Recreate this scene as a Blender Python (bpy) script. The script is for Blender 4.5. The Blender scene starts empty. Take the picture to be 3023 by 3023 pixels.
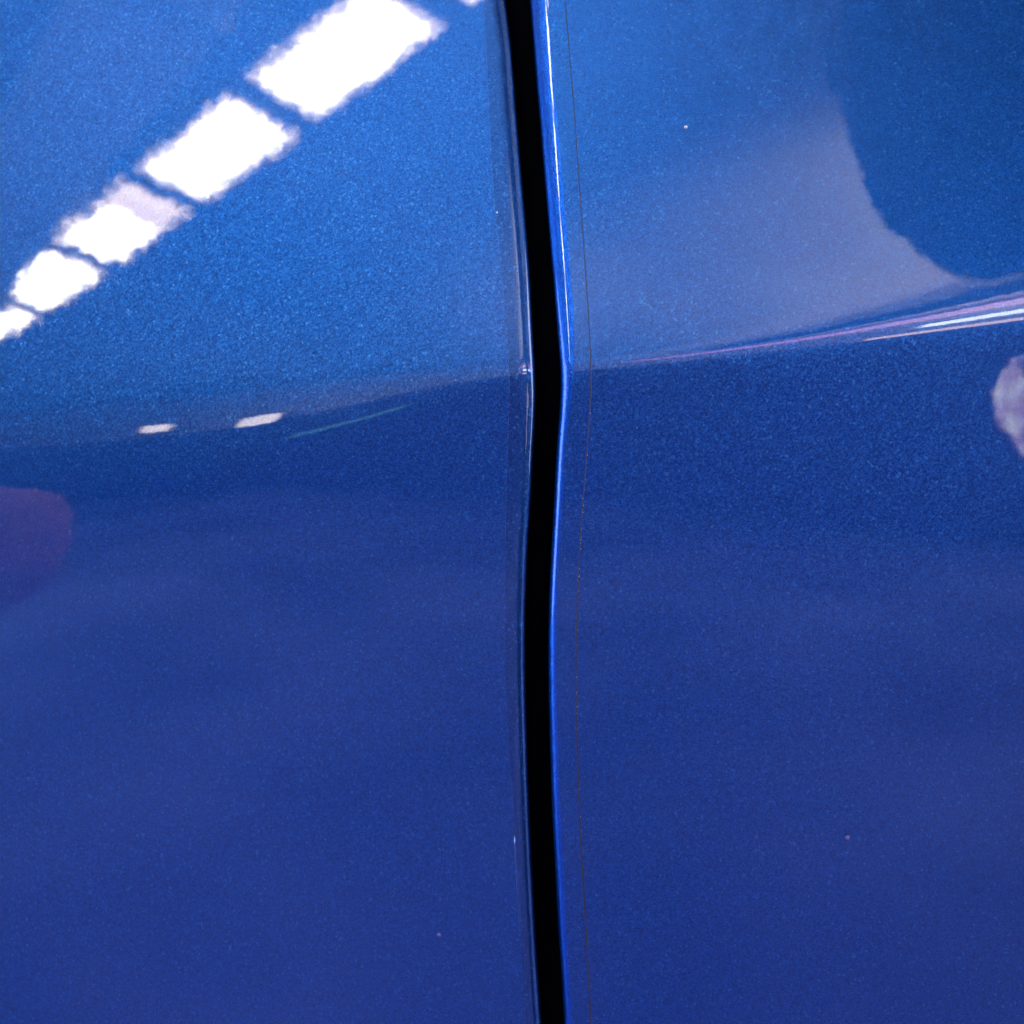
import bpy, bmesh, math, random
from mathutils import Vector, Matrix

# ---------------------------------------------------------------- camera, world, exposure
sc = bpy.context.scene
col = sc.collection
ZC = 0.80                      # height of the photographed spot above the floor, metres
cam_d = bpy.data.cameras.new("camera")
cam = bpy.data.objects.new("camera", cam_d)
col.objects.link(cam)
cam.location = (0, -0.17, ZC)
cam.rotation_euler = (math.radians(90), 0, 0)
cam_d.sensor_width = 36
cam_d.lens = 36 * 0.17 / 0.15
cam_d.clip_start = 0.01
cam_d.clip_end = 100
cam_d.dof.use_dof = True
cam_d.dof.focus_distance = 0.172
cam_d.dof.aperture_fstop = cam_d.lens / 1.9      # opening 1.9 mm wide, a phone lens
sc.camera = cam

world = bpy.data.worlds.new("World")
sc.world = world
world.use_nodes = True
wb = world.node_tree.nodes["Background"]
wb.inputs["Color"].default_value = (0.84, 0.82, 1.0, 1)
wb.inputs["Strength"].default_value = 0.54
sc.view_settings.view_transform = 'Standard'
sc.view_settings.look = 'None'
sc.view_settings.exposure = 0
sc.view_settings.gamma = 1
sc.cycles.max_bounces = 6
sc.cycles.sample_clamp_indirect = 20
sc.cycles.use_denoising = True

def spot(name, loc, target, power, size, blend, colour, rad):
    d = bpy.data.lights.new(name, 'SPOT')
    d.energy = power; d.spot_size = math.radians(size); d.spot_blend = blend
    d.color = colour; d.shadow_soft_size = rad
    o = bpy.data.objects.new(name, d); col.objects.link(o)
    o.location = loc
    o.rotation_euler = (Vector(target) - Vector(loc)).to_track_quat('-Z', 'Y').to_euler()
    return o
# unseen spot added to brighten the far wall and ceiling into a pale haze
spot("haze_spot", (1.5, -2.9, 1.5), (0.08, -3.85, 2.98), 3000, 45, 1.0, (1.0, 0.93, 0.90), 0.15)

# ---------------------------------------------------------------- helpers
def link(name, me, mat, parent=None, smooth=False):
    o = bpy.data.objects.new(name, me); col.objects.link(o)
    if mat: me.materials.append(mat)
    if smooth:
        me.polygons.foreach_set("use_smooth", [True] * len(me.polygons))
    if parent: o.parent = parent
    return o
def tag(o, label=None, cat=None, group=None, kind=None):
    if label: o["label"] = label
    if cat: o["category"] = cat
    if group: o["group"] = group
    if kind: o["kind"] = kind
    return o
def empty(name, loc=(0, 0, 0), rz=0):
    o = bpy.data.objects.new(name, None); col.objects.link(o)
    o.location = loc; o.rotation_euler = (0, 0, rz); return o
def box_mesh(name, x0, x1, y0, y1, z0, z1, bevel=0):
    bm = bmesh.new()
    v = [bm.verts.new((x, y, z)) for z in (z0, z1) for y in (y0, y1) for x in (x0, x1)]
    for f in ((0, 2, 3, 1), (4, 5, 7, 6), (0, 1, 5, 4), (2, 6, 7, 3), (0, 4, 6, 2), (1, 3, 7, 5)):
        bm.faces.new([v[i] for i in f])
    if bevel: bmesh.ops.bevel(bm, geom=bm.edges[:], offset=bevel, segments=3, affect='EDGES')
    me = bpy.data.meshes.new(name); bm.to_mesh(me); bm.free(); return me
def N(nt, t, **kw):
    n = nt.nodes.new(t)
    for k, v in kw.items():
        if k in n.inputs: n.inputs[k].default_value = v
        else: setattr(n, k, v)
    return n
def simple(name, colour, rough=0.6, metal=0, noise=0.0, scale=6):
    m = bpy.data.materials.new(name); m.use_nodes = True; nt = m.node_tree
    b = nt.nodes["Principled BSDF"]
    b.inputs["Base Color"].default_value = (*colour, 1)
    b.inputs["Roughness"].default_value = rough; b.inputs["Metallic"].default_value = metal
    if noise:
        g = N(nt, "ShaderNodeNewGeometry"); t = N(nt, "ShaderNodeTexNoise", Scale=scale, Detail=5.0)
        nt.links.new(g.outputs["Position"], t.inputs["Vector"])
        r = N(nt, "ShaderNodeValToRGB")
        r.color_ramp.elements[0].position = .35; r.color_ramp.elements[1].position = .65
        r.color_ramp.elements[0].color = (*[c * (1 - noise) for c in colour], 1)
        r.color_ramp.elements[1].color = (*[min(1, c * (1 + noise)) for c in colour], 1)
        nt.links.new(t.outputs["Fac"], r.inputs[0]); nt.links.new(r.outputs[0], b.inputs["Base Color"])
    return m
def glow(name, colour, strength):
    m = bpy.data.materials.new(name); m.use_nodes = True
    b = m.node_tree.nodes["Principled BSDF"]
    b.inputs["Base Color"].default_value = (.8, .8, .8, 1)
    b.inputs["Emission Color"].default_value = (*colour, 1)
    b.inputs["Emission Strength"].default_value = strength
    return m

# ---------------------------------------------------------------- paint
def vec_noise(nt, pos, kind, scale):
    """random vector in -0.5..0.5"""
    if kind == 'VORONOI':
        t = N(nt, "ShaderNodeTexVoronoi", Scale=scale); t.feature = 'F1'
    else:
        t = N(nt, "ShaderNodeTexNoise", Scale=scale, Detail=1.0)
    nt.links.new(pos, t.inputs["Vector"])
    s = N(nt, "ShaderNodeVectorMath", operation='SUBTRACT'); s.inputs[1].default_value = (.5, .5, .5)
    nt.links.new(t.outputs["Color"], s.inputs[0])
    return s.outputs[0], t
def vscale(nt, v, k):
    s = N(nt, "ShaderNodeVectorMath", operation='SCALE'); s.inputs["Scale"].default_value = k
    nt.links.new(v, s.inputs[0]); return s.outputs[0]
def vadd(nt, a, b):
    s = N(nt, "ShaderNodeVectorMath", operation='ADD')
    nt.links.new(a, s.inputs[0]); nt.links.new(b, s.inputs[1]); return s.outputs[0]
def vnorm(nt, a):
    s = N(nt, "ShaderNodeVectorMath", operation='NORMALIZE'); nt.links.new(a, s.inputs[0]); return s.outputs[0]

def paint(name, base=(0.004, 0.060, 0.262), coat_rough=0.02, flake=1.0, peel=1.0, coat=1.0):
    m = bpy.data.materials.new(name); m.use_nodes = True; nt = m.node_tree
    b = nt.nodes["Principled BSDF"]
    g = N(nt, "ShaderNodeNewGeometry"); P = g.outputs["Position"]; Nn = g.outputs["Normal"]
    # aluminium flakes: every cell is a tiny tilted mirror under the clear coat
    f1, t1 = vec_noise(nt, P, 'VORONOI', 3300)
    f2, t2 = vec_noise(nt, P, 'VORONOI', 6500)
    f3, t3 = vec_noise(nt, P, 'NOISE', 420)
    s = vadd(nt, vadd(nt, vscale(nt, f1, .09 * flake), vscale(nt, f2, .17 * flake)), vscale(nt, f3, .10 * flake))
    nb = vnorm(nt, vadd(nt, Nn, s))
    nt.links.new(nb, b.inputs["Normal"])
    # a few flakes are bigger and brighter
    sep = N(nt, "ShaderNodeSeparateColor"); nt.links.new(t1.outputs["Color"], sep.inputs[0])
    r = N(nt, "ShaderNodeMapRange"); r.inputs["From Min"].default_value = .93; r.inputs["From Max"].default_value = 1.0
    r.inputs["To Min"].default_value = 0; r.inputs["To Max"].default_value = .30
    nt.links.new(sep.outputs[2], r.inputs["Value"])
    sep2 = N(nt, "ShaderNodeSeparateColor"); nt.links.new(t2.outputs["Color"], sep2.inputs[0])
    hue = N(nt, "ShaderNodeMix", data_type='RGBA')
    hue.inputs[6].default_value = (base[0], base[1] * .60, base[2] * .68, 1)
    hue.inputs[7].default_value = (base[0] * 2.5, base[1] * 1.55, base[2] * 1.33, 1)
    nt.links.new(sep2.outputs[0], hue.inputs[0])
    mx = N(nt, "ShaderNodeMix", data_type='RGBA')
    mx.inputs[7].default_value = (.06, .25, .60, 1)
    nt.links.new(hue.outputs[2], mx.inputs[6]); nt.links.new(r.outputs[0], mx.inputs[0])
    nt.links.new(mx.outputs[2], b.inputs["Base Color"])
    b.inputs["Metallic"].default_value = 1.0
    b.inputs["Roughness"].default_value = 0.41
    b.inputs["Coat Weight"].default_value = 1.0
    b.inputs["Coat IOR"].default_value = 1.55
    b.inputs["Coat Roughness"].default_value = coat_rough
    # orange peel of the clear coat
    p1, _ = vec_noise(nt, P, 'NOISE', 520)
    p2, _ = vec_noise(nt, P, 'NOISE', 1500)
    p3, _ = vec_noise(nt, P, 'NOISE', 130)
    s = vadd(nt, vadd(nt, vscale(nt, p1, .0064 * peel), vscale(nt, p2, .0014 * peel)), vscale(nt, p3, .004 * peel))
    nc = vnorm(nt, vadd(nt, Nn, s))
    nt.links.new(nc, b.inputs["Coat Normal"])
    b.inputs["Coat Weight"].default_value = coat
    return m

M_paint = paint("blue_metallic_paint")
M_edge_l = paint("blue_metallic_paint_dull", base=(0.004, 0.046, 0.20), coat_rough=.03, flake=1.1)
M_lit_edge = paint("blue_metallic_paint_lit_edge", base=(0.003, 0.075, 0.45), coat_rough=.02, flake=1.1, coat=.55)  # brighter blue copy of the paint, edge highlight put into the colour
M_rubber = simple("black_rubber", (.001, .0015, .003), .9)
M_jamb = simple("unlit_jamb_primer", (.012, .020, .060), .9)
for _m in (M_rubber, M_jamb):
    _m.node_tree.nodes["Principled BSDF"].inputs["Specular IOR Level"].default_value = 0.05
M_seam = simple("seam_dirt", (.015, .012, .03), .5)
M_dust = simple("pale_dust", (.75, .66, .60), .7)
M_bubble = bpy.data.materials.new("clear_adhesive"); M_bubble.use_nodes = True
_b = M_bubble.node_tree.nodes["Principled BSDF"]
_b.inputs["Transmission Weight"].default_value = .9; _b.inputs["Roughness"].default_value = .08
_b.inputs["IOR"].default_value = 1.4; _b.inputs["Base Color"].default_value = (.55, .6, .85, 1)

# ---------------------------------------------------------------- body side surface (metres, y grows into the car)
CREASE = [(-300,5.0),(-160,8.6),(-82.73,11.03),(-62.33,11.89),(-42.76,13.78),(-26.57,16.44),(-10.83,19.54),(2.45,20.91),(8.46,20.95),(24.15,22.03),(47.74,24.22),(61.39,25.9),(71.3,27.05),(160,36),(300,48)]
GAP_L = [(-300,30),(-130,8.5),(-80.09,4.64),(-72.93,4.15),(-65.8,3.71),(-58.77,3.33),(-51.73,2.96),(-47.72,2.79),(-35.24,2.36),(-22.95,2.09),(-17.43,2.09),(-10.96,2.23),(-4.53,2.48),(1.86,2.88),(8.2,3.18),(14.5,3.52),(18.27,3.61),(20.78,3.51),(27.26,3.18),(33.84,2.89),(52.79,1.49),(59.75,.92),(66.82,.4),(73.99,-.13),(81.31,-1.0),(130,-6),(300,-26)]
GAP_R = [(-300,33.5),(-130,12),(-79.78,8.21),(-72.64,7.76),(-65.54,7.27),(-58.54,6.88),(-51.54,6.49),(-47.54,6.27),(-35.11,5.82),(-22.87,5.56),(-17.37,5.57),(-10.92,5.75),(-4.51,6.04),(1.85,6.37),(8.17,6.65),(14.45,7.09),(19.69,7.32),(22.74,7.18),(27.15,6.86),(33.71,6.4),(52.58,4.96),(59.51,4.48),(66.55,3.93),(73.69,3.43),(80.94,2.92),(130,-1.5),(300,-21)]
SEAM_R = [(-300,37.5),(-130,16),(-79.48,12.23),(-70.18,11.75),(-64.36,11.36),(-57.07,10.96),(-52.44,10.62),(-47.34,10.39),(-34.96,9.92),(-22.77,9.65),(-17.29,9.75),(-9.59,9.98),(-1.44,10.41),(8.14,11.06),(14.63,11.52),(18.11,11.7),(20.6,11.69),(27.01,11.5),(33.53,11.18),(52.28,10.1),(58.88,9.75),(66.14,9.30),(73.24,8.80),(80.43,8.33),(130,4.5),(300,-15)]
SEAM_L = [(-300,28),(-130,6.4),(-80.27,2.58),(-69.15,1.88),(-59.92,1.18),(-51.84,.66),(-38.51,-.34),(-27.95,-.96),(-17.48,-1.16),(-4.54,-1.0),(8.23,-.74),(13.3,-.53),(20.87,-.43),(27.12,-.84),(34,-1.36),(53.06,-3.12),(67.14,-3.81),(81.64,-4.51),(130,-9.5),(300,-30)]
def curve(tab, smooth=0.0):
    """monotone-safe cubic (Catmull-Rom) through table given in mm"""
    xs = [a * .001 for a, b in tab]; ys = [b * .001 for a, b in tab]
    n = len(xs)
    d = [(ys[i+1]-ys[i])/(xs[i+1]-xs[i]) for i in range(n-1)]
    mth = [d[0]] + [(d[i-1]*(xs[i+1]-xs[i]) + d[i]*(xs[i]-xs[i-1]))/(xs[i+1]-xs[i-1]) for i in range(1, n-1)] + [d[-1]]
    import bisect
    def f(x):
        if x <= xs[0]: return ys[0] + mth[0]*(x-xs[0])
        if x >= xs[-1]: return ys[-1] + mth[-1]*(x-xs[-1])
        i = bisect.bisect_right(xs, x)-1
        h = xs[i+1]-xs[i]; t = (x-xs[i])/h
        return ((1+2*t)*(1-t)**2*ys[i] + t*(1-t)**2*h*mth[i] + t*t*(3-2*t)*ys[i+1] + t*t*(t-1)*h*mth[i+1])
    return f
def blur(f, r, k=7):
    wts = [math.exp(-2*(j/k)**2) for j in range(-k, k+1)]; S = sum(wts)
    return lambda x: sum(w*f(x+r*j/k) for w, j in zip(wts, range(-k, k+1)))/S
zc = blur(curve(CREASE), .012)
gl = blur(curve(GAP_L), .0035); gr = blur(curve(GAP_R), .0025)
sl_ = blur(curve(SEAM_L), .004); sr_ = blur(curve(SEAM_R), .003)
TU, TX, SL = 0.1699, -0.1801, -0.085
LEFT = (-0.0393, 0.0377, 0.1334, 0.1392, -0.6732, -0.3605, 0.0122)     # curvature of the left panel
RIGHT = (0.0237, 0.086, -0.2028, 0.0, 0.0, 0.0, 0.0)                  # and of the right one
wt = blur(curve([(-300,3.4),(-90,5.0),(-40,3.2),(0,.65),(10,.5),(40,.75),(90,1.7),(300,2)]), .012)
def softplus(a):
    return a + math.log1p(math.exp(-a)) if a > 0 else math.log1p(math.exp(a))
def surf(x, z):
    xx = max(-.13, min(.13, x)); zz = max(-.12, min(.12, z))
    kx, kz, kxz, a3, b3, c3, d3 = LEFT if x < gl(z)+.0017 else RIGHT
    U = TU*z + TX*x + kx*xx*xx/2 + kz*zz*zz/2 + kxz*xx*zz + a3*xx**3 + b3*xx*xx*zz + c3*xx*zz*zz + d3*max(zz, 0)**3
    c = zc(x); w = wt(x)
    d = TU - SL + kxz*xx + b3*xx*xx
    return U + d*w*softplus(-(z-c)/w)

# rows: t offsets from the crease; dense in view and at the crease
def axis(segs):
    out = []
    for a, b, st in segs:
        n = max(1, round((b-a)/st)); out += [a+(b-a)*i/n for i in range(n)]
    out.append(segs[-1][1]); return out
T = axis([(-.30,-.12,.012),(-.12,-.012,.0011),(-.012,-.004,.0004),(-.004,.004,.00016),(.004,.012,.0004),(.012,.10,.0011),(.10,.28,.012)])

def panel(side, name, parent):
    """side -1: left of the gap, +1: right. Returns skin mesh + folded hem mesh."""
    edge = gl if side < 0 else gr
    seam = sl_ if side < 0 else sr_
    def xz(u, t):
        z = t + .021
        for _ in range(3):
            x = edge(z) + side*u
            z = t + zc(x)
        return x, z
    def seam_u(t):
        u = .004
        for _ in range(4):
            x, z = xz(u, t); u = abs(seam(z)-edge(z))
        return u
    def radius(t):        # radius of the rolled edge
        if side < 0:
            return .0026
        return .0012 + .0014/(1+math.exp(-t/.004))
    depth = .0016 if side < 0 else .0015
    # skin: u from seam outwards
    far = axis([(0,.006,.0005),(.006,.10,.0011),(.10,.30,.012)])
    def put(verts, faces, rows):
        n = len(rows[0])
        for r in rows: verts.extend(r)
        for i in range(len(rows)-1):
            for j in range(n-1):
                a = i*n+j
                q = (a, a+1, a+n+1, a+n)
                faces.append(q if side > 0 else q[::-1])
    rows = []; hem = []; ridge = []
    rnd = random.Random(3)
    for t in T:
        su = seam_u(t); R = radius(t)
        def pt(u):
            x, z = xz(max(u, 0), t)
            y = surf(x, z)
            if u < R:
                q = (R-max(u,0))/R
                y += depth*(1-math.sqrt(max(0, 1-q*q)))
            return x, y, z
        rows.append([pt(su + f) for f in far])
        h = []
        M1 = 8
        for j in range(M1): h.append(pt(su + (R-su)*j/M1) if su > R else pt(su))
        M2 = 16
        x0, z0 = xz(0, t); y0 = surf(x0, z0)
        for j in range(M2+1):
            a = math.pi/2*j/M2
            u = R*(1-math.sin(a))
            x, z = xz(u, t)
            h.append((x, surf(x, z)+depth*(1-math.cos(a)), z))
        xe, ye, ze = h[-1]
        for dd in (.0006, .002, .005, .011):
            h.append((xe + side*dd*.10, ye+dd, ze))
        hem.append(h)
        x, z = xz(su, t)
        ridge.append((x, surf(x, z), z, su))
    me = bpy.data.meshes.new("skin"); v=[];f=[]; put(v,f,rows); me.from_pydata(v,[],f)
    skin = link(name, me, M_paint, parent, True)
    me = bpy.data.meshes.new("hem"); v=[];f=[]
    hem = [r[::-1] for r in hem]
    put(v,f,hem); me.from_pydata(v,[],f)
    hm = link("hem_edge", me, M_edge_l if side < 0 else M_lit_edge, skin, True)
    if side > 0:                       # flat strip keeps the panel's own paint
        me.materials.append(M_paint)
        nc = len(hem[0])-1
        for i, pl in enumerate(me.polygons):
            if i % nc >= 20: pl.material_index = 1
    return skin, hm, xz, seam_u, ridge

car = empty("car", (0, 0, ZC))
tag(car, "metallic blue car body side with a dark shut line between two panels", "car")
L, hemL, xzL, suL, ridL = panel(-1, "door_panel", car)
Rr, hemR, xzR, suR, ridR = panel(1, "door_panel", car)
L["label"] = "panel left of the shut line, mirroring a row of bright ceiling lights"
Rr["label"] = "panel right of the shut line, with a thin dark seam beside its edge"
hemL["label"] = "duller strip of paint folding into the shut line"
hemR["label"] = "bright blue folded edge with its highlight put into the colour"

# black channel behind the gap (follows the gap)
def strip(name, fcen, half, ydepth, mat, parent, thick):
    v=[];f=[]
    zs=[-.28+.56*i/140 for i in range(141)]
    for z in zs:
        xc=fcen(z); y=surf(xc,z)+ydepth
        v += [(xc-half,y+thick,z),(xc-half*.8,y,z),(xc+half*.8,y,z),(xc+half,y+thick,z)]
    for i in range(len(zs)-1):
        for j in range(3):
            a=i*4+j; f.append((a,a+1,a+5,a+4))
    me=bpy.data.meshes.new(name); me.from_pydata(v,[],f)
    return link(name, me, mat, parent, True)
mid = lambda z: (gl(z)+gr(z))/2
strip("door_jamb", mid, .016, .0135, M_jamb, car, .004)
# rubber weather seal: round cord running down the channel
def cord(name, path, r, mat, parent, seg=10, jitter=None):
    v=[];f=[]
    for i,(x,y,z) in enumerate(path):
        rr = r if jitter is None else jitter(i)
        for k in range(seg):
            a=2*math.pi*k/seg; v.append((x+rr*math.cos(a), y+rr*math.sin(a), z))
    for i in range(len(path)-1):
        for k in range(seg):
            f.append((i*seg+k, i*seg+(k+1)%seg, (i+1)*seg+(k+1)%seg, (i+1)*seg+k))
    me=bpy.data.meshes.new(name); me.from_pydata(v,[],f)
    return link(name, me, mat, parent, True)
zs=[-.28+.56*i/160 for i in range(161)]
cord("weather_seal", [(mid(z)+.001, surf(mid(z),z)+.0125, z) for z in zs], .0028, M_rubber, car)

# seam line of the clear film beside the right edge: hair-thin dark groove filled with dirt, uneven
rnd = random.Random(11)
path=[]
z=-.14
while z < .14:
    x=sr_(z)+rnd.gauss(0,.00001); path.append((x, surf(x,z)-.00001, z)); z+=.0006
def jit(i):
    zz=path[i][2]
    k = .85 if zz>-.01 else 1.25
    return .000095*k*(.7+.5*rnd.random())
cord("film_seam", path, .00006, M_seam, Rr, 6, jit)
path2=[]; z=-.14
while z < .14:
    x=sl_(z)+rnd.gauss(0,.00001); path2.append((x, surf(x,z)+.00002, z)); z+=.0006
M_seam2 = simple("film_edge_clear", (.012,.05,.26), .6)
cord("film_seam", path2, .00006, M_seam2, L, 6, lambda i:.000035*(.3+1.2*rnd.random()))

# adhesive beads and grit caught along the seam (uncountable)
def beads(name, pts, mat, parent):
    bm=bmesh.new()
    for (x,y,z,r) in pts:
        bmesh.ops.create_icosphere(bm, subdivisions=1, radius=r, matrix=Matrix.Translation((x,y,z)) @ Matrix.Diagonal((1,.5,1,1)))
    me=bpy.data.meshes.new(name); bm.to_mesh(me); bm.free()
    o=link(name, me, mat, parent, True); o["kind"]="stuff"; return o
pts=[]
for i in range(70):
    z=rnd.uniform(-.05,.018); x=sr_(z)+rnd.gauss(.00004,.00005); pts.append((x,surf(x,z)-.00003,z,rnd.uniform(.00004,.00009)))
beads("seam_grit", pts, M_dust, Rr)
pts=[]
for i in range(26):
    z=rnd.uniform(-.08,-.052); x=sr_(z)+rnd.gauss(0,.0004); pts.append((x,surf(x,z)-.00003,z,rnd.uniform(.0001,.00022)))
beads("adhesive_bead", pts, M_bubble, Rr)

# ---------------------------------------------------------------- dust specks lying on the paint
def speck(x, z, r, label, mat):
    bm=bmesh.new(); bmesh.ops.create_icosphere(bm, subdivisions=2, radius=r)
    q=random.Random(int(x*1e6))
    for v in bm.verts: v.co *= q.uniform(.75,1.2)
    me=bpy.data.meshes.new("speck"); bm.to_mesh(me); bm.free()
    o=link("dust_speck", me, mat, None, True); o.location=(x, surf(x,z)-r*.4, ZC+z)
    tag(o, label, "dust speck", "dust specks on the paint")
speck(.0262, .0580, .00024, "bright warm dust speck on the upper part of the right panel", M_dust)
speck(-.0023, .0460, .00014, "pale dust speck just left of the shut line above the crease", M_dust)
speck(.0148,-.0655,.00022, "clear ring-shaped bubble low on the right panel near the seam", M_bubble)
speck(.0495,-.0480,.00035, "faint pinkish grit fleck standing alone on the lower right panel", simple("pink_grit",(.12,.09,.24),.6))
speck(-.0115,-.0665,.00030, "faint grey fleck at the bottom of the left panel", simple("grey_grit",(.12,.14,.32),.5))

# ---------------------------------------------------------------- what the paint mirrors: floor, wall, ceiling, lamps
A = 0.3959                       # the room stands at this angle to the car
def room(u, v, z): 
    c, s = math.cos(A), math.sin(A)
    return (u*c - v*s, u*s + v*c, z)
M_floor = simple("grey_floor_paint", (.19,.25,.62), .6, noise=.40, scale=1.1)
M_ceil = simple("ceiling_board", (.37,.40,.43), .8, noise=.4, scale=.7)
M_wall = simple("cream_wall_paint", (.72,.68,.66), .7)
M_wainscot = simple("dark_wall_paint", (.15,.15,.34), .6)
M_lamp = glow("lamp_diffuser", (1.0,.98,.88), 46)
M_dim = glow("dim_diffuser", (1.0,.76,.58), 15)
M_fringe = glow("fringe_glow", (1.0,.78,.55), 10)  # glowing border added to give the mirrored lights a warm fringe
M_frame = simple("lamp_frame_enamel", (.6,.6,.6), .4)

fl = link("floor", box_mesh("floor", -14, 9, -9, 4, -.1, 0), M_floor); tag(fl, kind="structure"); fl.rotation_euler=(0,0,A)
ce = link("ceiling", box_mesh("ceiling", -14, 9, -9, 4, ZC+2.46, ZC+2.56), M_ceil); tag(ce, kind="structure"); ce.rotation_euler=(0,0,A)
wl = link("wall", box_mesh("wall", -14, 9, -4.2, -4.0, ZC+.9, ZC+2.455), M_wall); tag(wl, kind="structure"); wl.rotation_euler=(0,0,A)
wd = link("lower_wall", box_mesh("lower_wall", -14, 9, -4.2, -4.0, 0.004, ZC+.896), M_wainscot); tag(wd, kind="structure"); wd.rotation_euler=(0,0,A)

ROW = 0.5154                    # heading of the row of lights
ords = ["nearest","second","third","fourth","fifth","sixth","seventh","eighth","ninth"]
M_streak_box = simple("pale_box_sheet", (.86,.84,.82), .5, noise=.1, scale=5)  # for pale boxes added under the ceiling to mirror as soft streaks
for (v0, w_, d_, lab) in ((-.62, .34, .10, "wide pale box added under the ceiling for soft streaks, the one nearer the row of lights"), (.25, .42, .16, "wide pale box added under the ceiling for soft streaks, the one nearer the car")):
    du = empty("streak_box", (0, 0, ZC+2.46), ROW + .10); tag(du, lab, "added box", "boxes added under the ceiling")
    for k in range(6):
        link("box_section", box_mesh("box_section", -8+1.32*k, -8+1.32*k+1.30, v0-w_/2, v0+w_/2, -d_, -.004, .02), M_streak_box, du)
        link("joint_ring", box_mesh("joint_ring", -8+1.32*k+1.285, -8+1.32*k+1.335, v0-w_/2-.02, v0+w_/2+.02, -d_-.02, -.003, .004), M_frame, du)
def lamp(i, u, v):
    c, s = math.cos(ROW), math.sin(ROW)
    t = empty("ceiling_light", (u*c - v*s, u*s + v*c, ZC+2.40), ROW)
    tag(t, "long white ceiling light mirrored in the left panel, %s along its row" % ords[i], "ceiling light", "row of ceiling lights mirrored in the paint")
    x1 = .110 if i == 3 else .292      # one fixture has a failing end
    link("diffuser", box_mesh("diffuser", -.292,x1,-.096,.096, 0,.01, .003), M_lamp, t)
    if i == 3: link("dim_end", box_mesh("dim_end", .114,.292,-.096,.096, .002,.01, .003), M_dim, t)
    link("fringe_plate", box_mesh("fringe_plate", -.330,.330,-.128,.128, .0115,.017, .002), M_fringe, t)
    fr = bmesh.new(); 
    me = box_mesh("frame", -.337,.337,-.135,.135, .018,.06, .004)
    link("frame", me, M_frame, t)
for i in range(8):
    lamp(i, -2.2038 - .3097 + .7791*(1-i), -1.369)


# glowing sheet added at the left end of the bay to brighten the folded edges
def left_glow():
    t = empty("glow_panel", (-4.6, -.2, ZC+.25))
    tag(t, "added broad bluish glowing window at the left end of the bay", "glow_panel")
    link("pane", box_mesh("pane", -.01,.01,-1.5,1.5,-1.0,1.2), M_left_glow, t)
    fr = [(-.03,.03,-1.56,-1.503,-1.06,1.26),(-.03,.03,1.503,1.56,-1.06,1.26),(-.03,.03,-1.50,1.50,1.203,1.26),(-.03,.03,-1.50,1.50,-1.06,-1.003)]
    for f in fr: link("frame", box_mesh("frame", *f), M_frame, t)
def right_glow():  # unseen glowing sheet added to draw a pale line on the left edge
    t = empty("glow_panel", (3.6, -1.55, ZC+.85))
    tag(t, "added bright narrow window at the right end of the bay", "glow_panel")
    link("pane", box_mesh("pane", -.01,.01,-.70,.70,-1.35,1.35), M_side, t)
    for f in [(-.03,.03,-.75,-.703,-1.4,1.4),(-.03,.03,.703,.75,-1.4,1.4),(-.03,.03,-.70,.70,1.353,1.4),(-.03,.03,-.70,.70,-1.4,-1.353)]:
        link("frame", box_mesh("frame", *f), M_frame, t)
M_side = glow("right_glow_face", (1.0,.93,.88), 7)
right_glow()
M_left_glow = glow("left_glow_face", (.70,.85,1.0), 6)
left_glow()

# bars added on the far wall for the crease streaks, then the wall lamps
def wall_bar(name, u0, u1, z0, z1, mat, label, cat, v=-3.93, d=.04):
    o = link(name, box_mesh(name, u0, u1, v-d, v, ZC+z0, ZC+z1, .008), mat)
    o.rotation_euler = (0,0,A); tag(o, label, cat); return o
M_pink = glow("pink_bar_glow", (1.0,.30,.80), 4)
M_white = glow("cool_bar_glow", (.80,.90,1.0), 17)
M_peach = glow("warm_bar_glow", (1.0,.72,.58), 9)
M_teal = glow("teal_strip_glow", (.05,.9,.8), 1.2)
M_warm = glow("wall_lamp_glass", (1.0,.86,.78), 12)
M_dark = simple("dark_bar_paint", (.01,.015,.05), .5)
wall_bar("dark_streak_bar", -2.6, 2.5, 2.02, 2.16, M_dark, "dark rail added on the far wall to mirror as a dark line above the pink streak", "streak_bar")
wall_bar("pink_streak_bar", -3.0, 2.5, 1.72, 1.86, M_pink, "long pink glowing bar added to mirror as a streak in the right crease", "light tube")
wall_bar("white_streak_bar", -1.55, 2.5, 1.28, 1.44, M_white, "long cool white glowing bar added to mirror below the pink streak", "light tube")
wall_bar("peach_streak_bar", -1.75, .2, .86, 1.0, M_peach, "warm peach glowing bar added to mirror under the white streak", "light tube")
wall_bar("teal_streak_strip", -4.9, -3.9, .02, .12, M_teal, "dim teal glowing strip added to mirror in the left crease", "glowing strip")
def wall_lamp(x, y, z, w, h, label):
    c, s_ = math.cos(A), math.sin(A)
    t = empty("wall_lamp", (x, y, ZC+z), A); tag(t, label, "wall lamp", "small square lamps on the far wall")
    link("glass", box_mesh("glass", -w/2, w/2, -.03, .03, -h/2, h/2, .02), M_warm, t)
    link("housing", box_mesh("housing", -w/2-.02, w/2+.02, -.08, -.033, -h/2-.02, h/2+.02, .01), M_frame, t)
wall_lamp(-4.56, -6.02, 1.20, .22, .26, "small warm lamp mirrored in the left crease, the one farther from the shut line")
wall_lamp(-3.42, -5.54, .98, .28, .36, "small warm lamp mirrored in the left crease, the one nearer the shut line")

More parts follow.
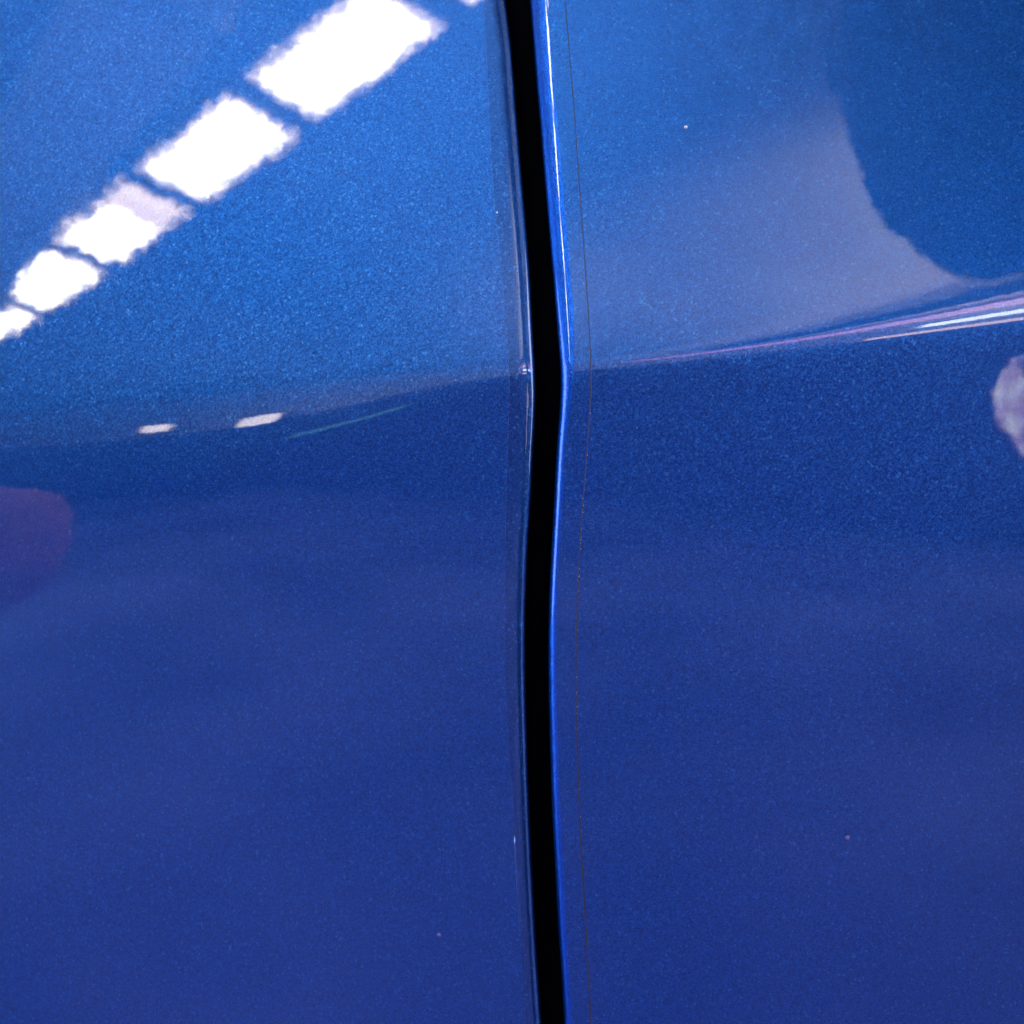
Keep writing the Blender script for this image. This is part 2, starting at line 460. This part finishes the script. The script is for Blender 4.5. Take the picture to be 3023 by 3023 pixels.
# dusky pink upholstered stool added at the left to mirror as a pink blob
def lathe(name, prof, mat, parent, seg=40):
    v=[];f=[]
    for r,z in prof:
        for k in range(seg):
            a=2*math.pi*k/seg; v.append((r*math.cos(a), r*math.sin(a), z))
    for i in range(len(prof)-1):
        for k in range(seg):
            f.append((i*seg+k, i*seg+(k+1)%seg, (i+1)*seg+(k+1)%seg, (i+1)*seg+k))
    me=bpy.data.meshes.new(name); me.from_pydata(v,[],f)
    return link(name, me, mat, parent, True)
st = empty("blob_stand_in", (-1.21,-1.05,.075)); tag(st, "round padded stool with a dusky pink top, added to mirror as a pink blob at the left edge of the panel", "blob_stand_in")
M_rose = simple("rose_fabric", (.62,.22,.30), .8, noise=.3, scale=20)
M_band = simple("dark_band", (.05,.05,.12), .7)
lathe("cushion", [(.001,.675),(.08,.67),(.14,.645),(.18,.60),(.20,.54),(.20,.48),(.17,.41),(.10,.37),(.001,.36)], M_rose, st)
lathe("pedestal", [(.001,.356),(.025,.355),(.025,.0),(.04,-.06),(.04,-.073),(.001,-.0735)], M_band, st)

# the photographer crouching at the right, head and hand mirrored in the right panel
M_shaded_skin = simple("skin", (.07,.045,.04), .7, noise=.08, scale=30)  # head skin darkened, shade of a backlit silhouette put into the colour
M_hand = simple("lit_hand_skin", (.75,.42,.36), .5, noise=.1, scale=60)  # brighter copy of the same skin, light on the hand put into the colour
M_hair = simple("dark_hair", (.05,.038,.035), .8)
M_cloth = simple("dark_jacket", (.02,.025,.05), .8, noise=.2, scale=12)
def skinned(name, joints, edges, mat, parent, root=0, sub=2):
    me=bpy.data.meshes.new(name); me.from_pydata([j[:3] for j in joints], edges, [])
    o=link(name, me, mat, parent)
    m=o.modifiers.new("skin","SKIN"); m.use_smooth_shade=True
    for i,j in enumerate(joints):
        me.skin_vertices[0].data[i].radius=(j[3],j[3])
        me.skin_vertices[0].data[i].use_root = (i==root)
    q=o.modifiers.new("sub","SUBSURF"); q.levels=sub; q.render_levels=sub
    return o
pe = empty("person", (.55,-.80,0)); tag(pe, "person in dark jacket crouching at the right, leaning in, one hand raised beside the panel", "person")
def rel(l): return [(x-.55,y+.80,z,r) for x,y,z,r in l]
J = rel([(.54,-.82,.46,.15),(.46,-.72,.64,.14),(.34,-.56,.86,.15),(.24,-.46,.98,.06),   # pelvis waist chest neckbase
     (.50,-.44,.90,.06),(.47,-.22,.72,.045),(.30,-.19,.77,.035),                        # near arm
     (.20,-.72,.86,.06),(.34,-.86,.62,.045),(.30,-.52,.55,.035),                       # far arm resting on knee
     (.34,-.44,.46,.085),(.26,-.60,.12,.055),(.24,-.50,.04,.045),                      # leg
     (.84,-.62,.50,.085),(.84,-.86,.12,.055),(.82,-.74,.04,.045)])
E_ = [(0,1),(1,2),(2,3),(2,4),(4,5),(5,6),(2,7),(7,8),(8,9),(0,10),(10,11),(11,12),(0,13),(13,14),(14,15)]
skinned("clothed_body", J, E_, M_cloth, pe)
# head
bm=bmesh.new(); bmesh.ops.create_uvsphere(bm, u_segments=40, v_segments=28, radius=1)
for v in bm.verts:
    x,y,z=v.co
    jaw = 1-.22*max(0,-z)**1.5
    X=.083*x*jaw; Y=.098*y*(1-.12*max(0,-z)); Z=.122*z
    if y>.5:                                    # face looks towards +y
        Y += .022*math.exp(-((x/.16)**2+((z+.12)/.22)**2)) - .010*(math.exp(-(((abs(x)-.38)/.17)**2+((z-.05)/.13)**2))) + .007*math.exp(-((x/.3)**2+((z+.48)/.09)**2))
    v.co=(X,Y,Z)
me=bpy.data.meshes.new("head"); bm.to_mesh(me); bm.free()
hd=link("head", me, M_shaded_skin, pe, True); hd.location=(.103-.55,-.30+.80,1.122); hd.rotation_euler=(math.radians(-18),math.radians(14),math.radians(8))
bm=bmesh.new(); bmesh.ops.create_uvsphere(bm, u_segments=36, v_segments=24, radius=1)
for v in list(bm.verts):
    x,y,z=v.co
    if (y>.35 and z<.42) or z<-.86: bm.verts.remove(v)
for v in bm.verts: x,y,z=v.co; v.co=((.0835-.012*max(0,-z))*x,.106*y-.004,.130*z+.004)
me=bpy.data.meshes.new("hair"); bm.to_mesh(me); bm.free(); link("hair", me, M_hair, hd, True)
for sx in (-1,1):
    e=bmesh.new(); bmesh.ops.create_uvsphere(e,u_segments=12,v_segments=8,radius=.011); me=bpy.data.meshes.new("eye"); e.to_mesh(me); e.free()
    q=link("eye", me, simple("eye_white",(.7,.7,.7),.2), hd, True); q.location=(sx*.030,.083,.006)
    e=bmesh.new(); bmesh.ops.create_uvsphere(e,u_segments=12,v_segments=10,radius=.03); me=bpy.data.meshes.new("ear"); e.to_mesh(me); e.free()
    q=link("ear", me, M_shaded_skin, hd, True); q.location=(sx*.080,0,-.005); q.scale=(.3,.6,1)
skinned("neck", rel([(.25,-.47,.97,.055),(.19,-.40,1.03,.052),(.135,-.33,1.09,.05)]), [(0,1),(1,2)], M_shaded_skin, pe)
# hand: palm chain and five separate bent fingers
HX, HZ = .002, -.004
H = rel([(.30,-.19,.77,.030),(.245+HX,-.19,.79+HZ,.026),(.205+HX,-.19,.80+HZ,.034),(.175+HX,-.19,.805+HZ,.034)])
skinned("palm", H, [(0,1),(1,2),(2,3)], M_hand, pe, 0, 2)
fing=[((.172,-.185,.828),(.135,-.175,.842),(.112,-.178,.846),(.096,-.188,.842)),
      ((.170,-.185,.811),(.130,-.172,.818),(.104,-.177,.820),(.088,-.188,.814)),
      ((.170,-.187,.795),(.132,-.174,.796),(.108,-.180,.796),(.094,-.191,.790)),
      ((.173,-.190,.780),(.142,-.180,.774),(.122,-.185,.772),(.110,-.193,.768)),
      ((.205,-.185,.822),(.190,-.200,.850),(.170,-.208,.868),(.152,-.210,.876))]
for i,fg in enumerate(fing):
    rr = .0095 if i<4 else .011
    skinned("thumb" if i==4 else "finger", rel([(p[0]+HX, p[1], p[2]+HZ, rr*(1-.1*k)) for k,p in enumerate(fg)]), [(0,1),(1,2),(2,3)], M_hand, pe)

# small mottled glowing body added at that hand for a pale reflection
il = empty("hand_glow", (.113, -.214, ZC-.004)); il.rotation_euler = (0, math.radians(-52), 0); tag(il, "small glowing body added at the raised hand to mirror as a pale blob", "glowing body")
M_hand_glow = glow("mottled_hand_glow", (.92,1.0,.90), 7)
_nt = M_hand_glow.node_tree; _g = N(_nt, "ShaderNodeNewGeometry"); _mp = N(_nt, "ShaderNodeMapping"); _mp.inputs["Scale"].default_value = (160, 60, 70); _mp.inputs["Rotation"].default_value = (0, .5, 0)
_t = N(_nt, "ShaderNodeTexNoise", Scale=1.0, Detail=3.0); _r = N(_nt, "ShaderNodeValToRGB")
_r.color_ramp.elements[0].position = .38; _r.color_ramp.elements[1].position = .62
_r.color_ramp.elements[0].color = (.10,.07,.16,1); _r.color_ramp.elements[1].color = (.92,.95,.86,1)
_e = _r.color_ramp.elements.new(.5); _e.color = (.50,.30,.42,1)
_nt.links.new(_g.outputs["Position"], _mp.inputs["Vector"]); _nt.links.new(_mp.outputs[0], _t.inputs["Vector"]); _nt.links.new(_t.outputs["Fac"], _r.inputs[0])
_nt.links.new(_r.outputs[0], _nt.nodes["Principled BSDF"].inputs["Emission Color"])
lathe("glow_body", [(.0005,.030),(.012,.027),(.019,.018),(.022,.004),(.020,-.012),(.014,-.020),(.0005,-.021)], M_hand_glow, il, 24)
lathe("handle", [(.0005,-.023),(.013,-.024),(.015,-.04),(.012,-.09),(.0005,-.092)], M_cloth, il, 24)
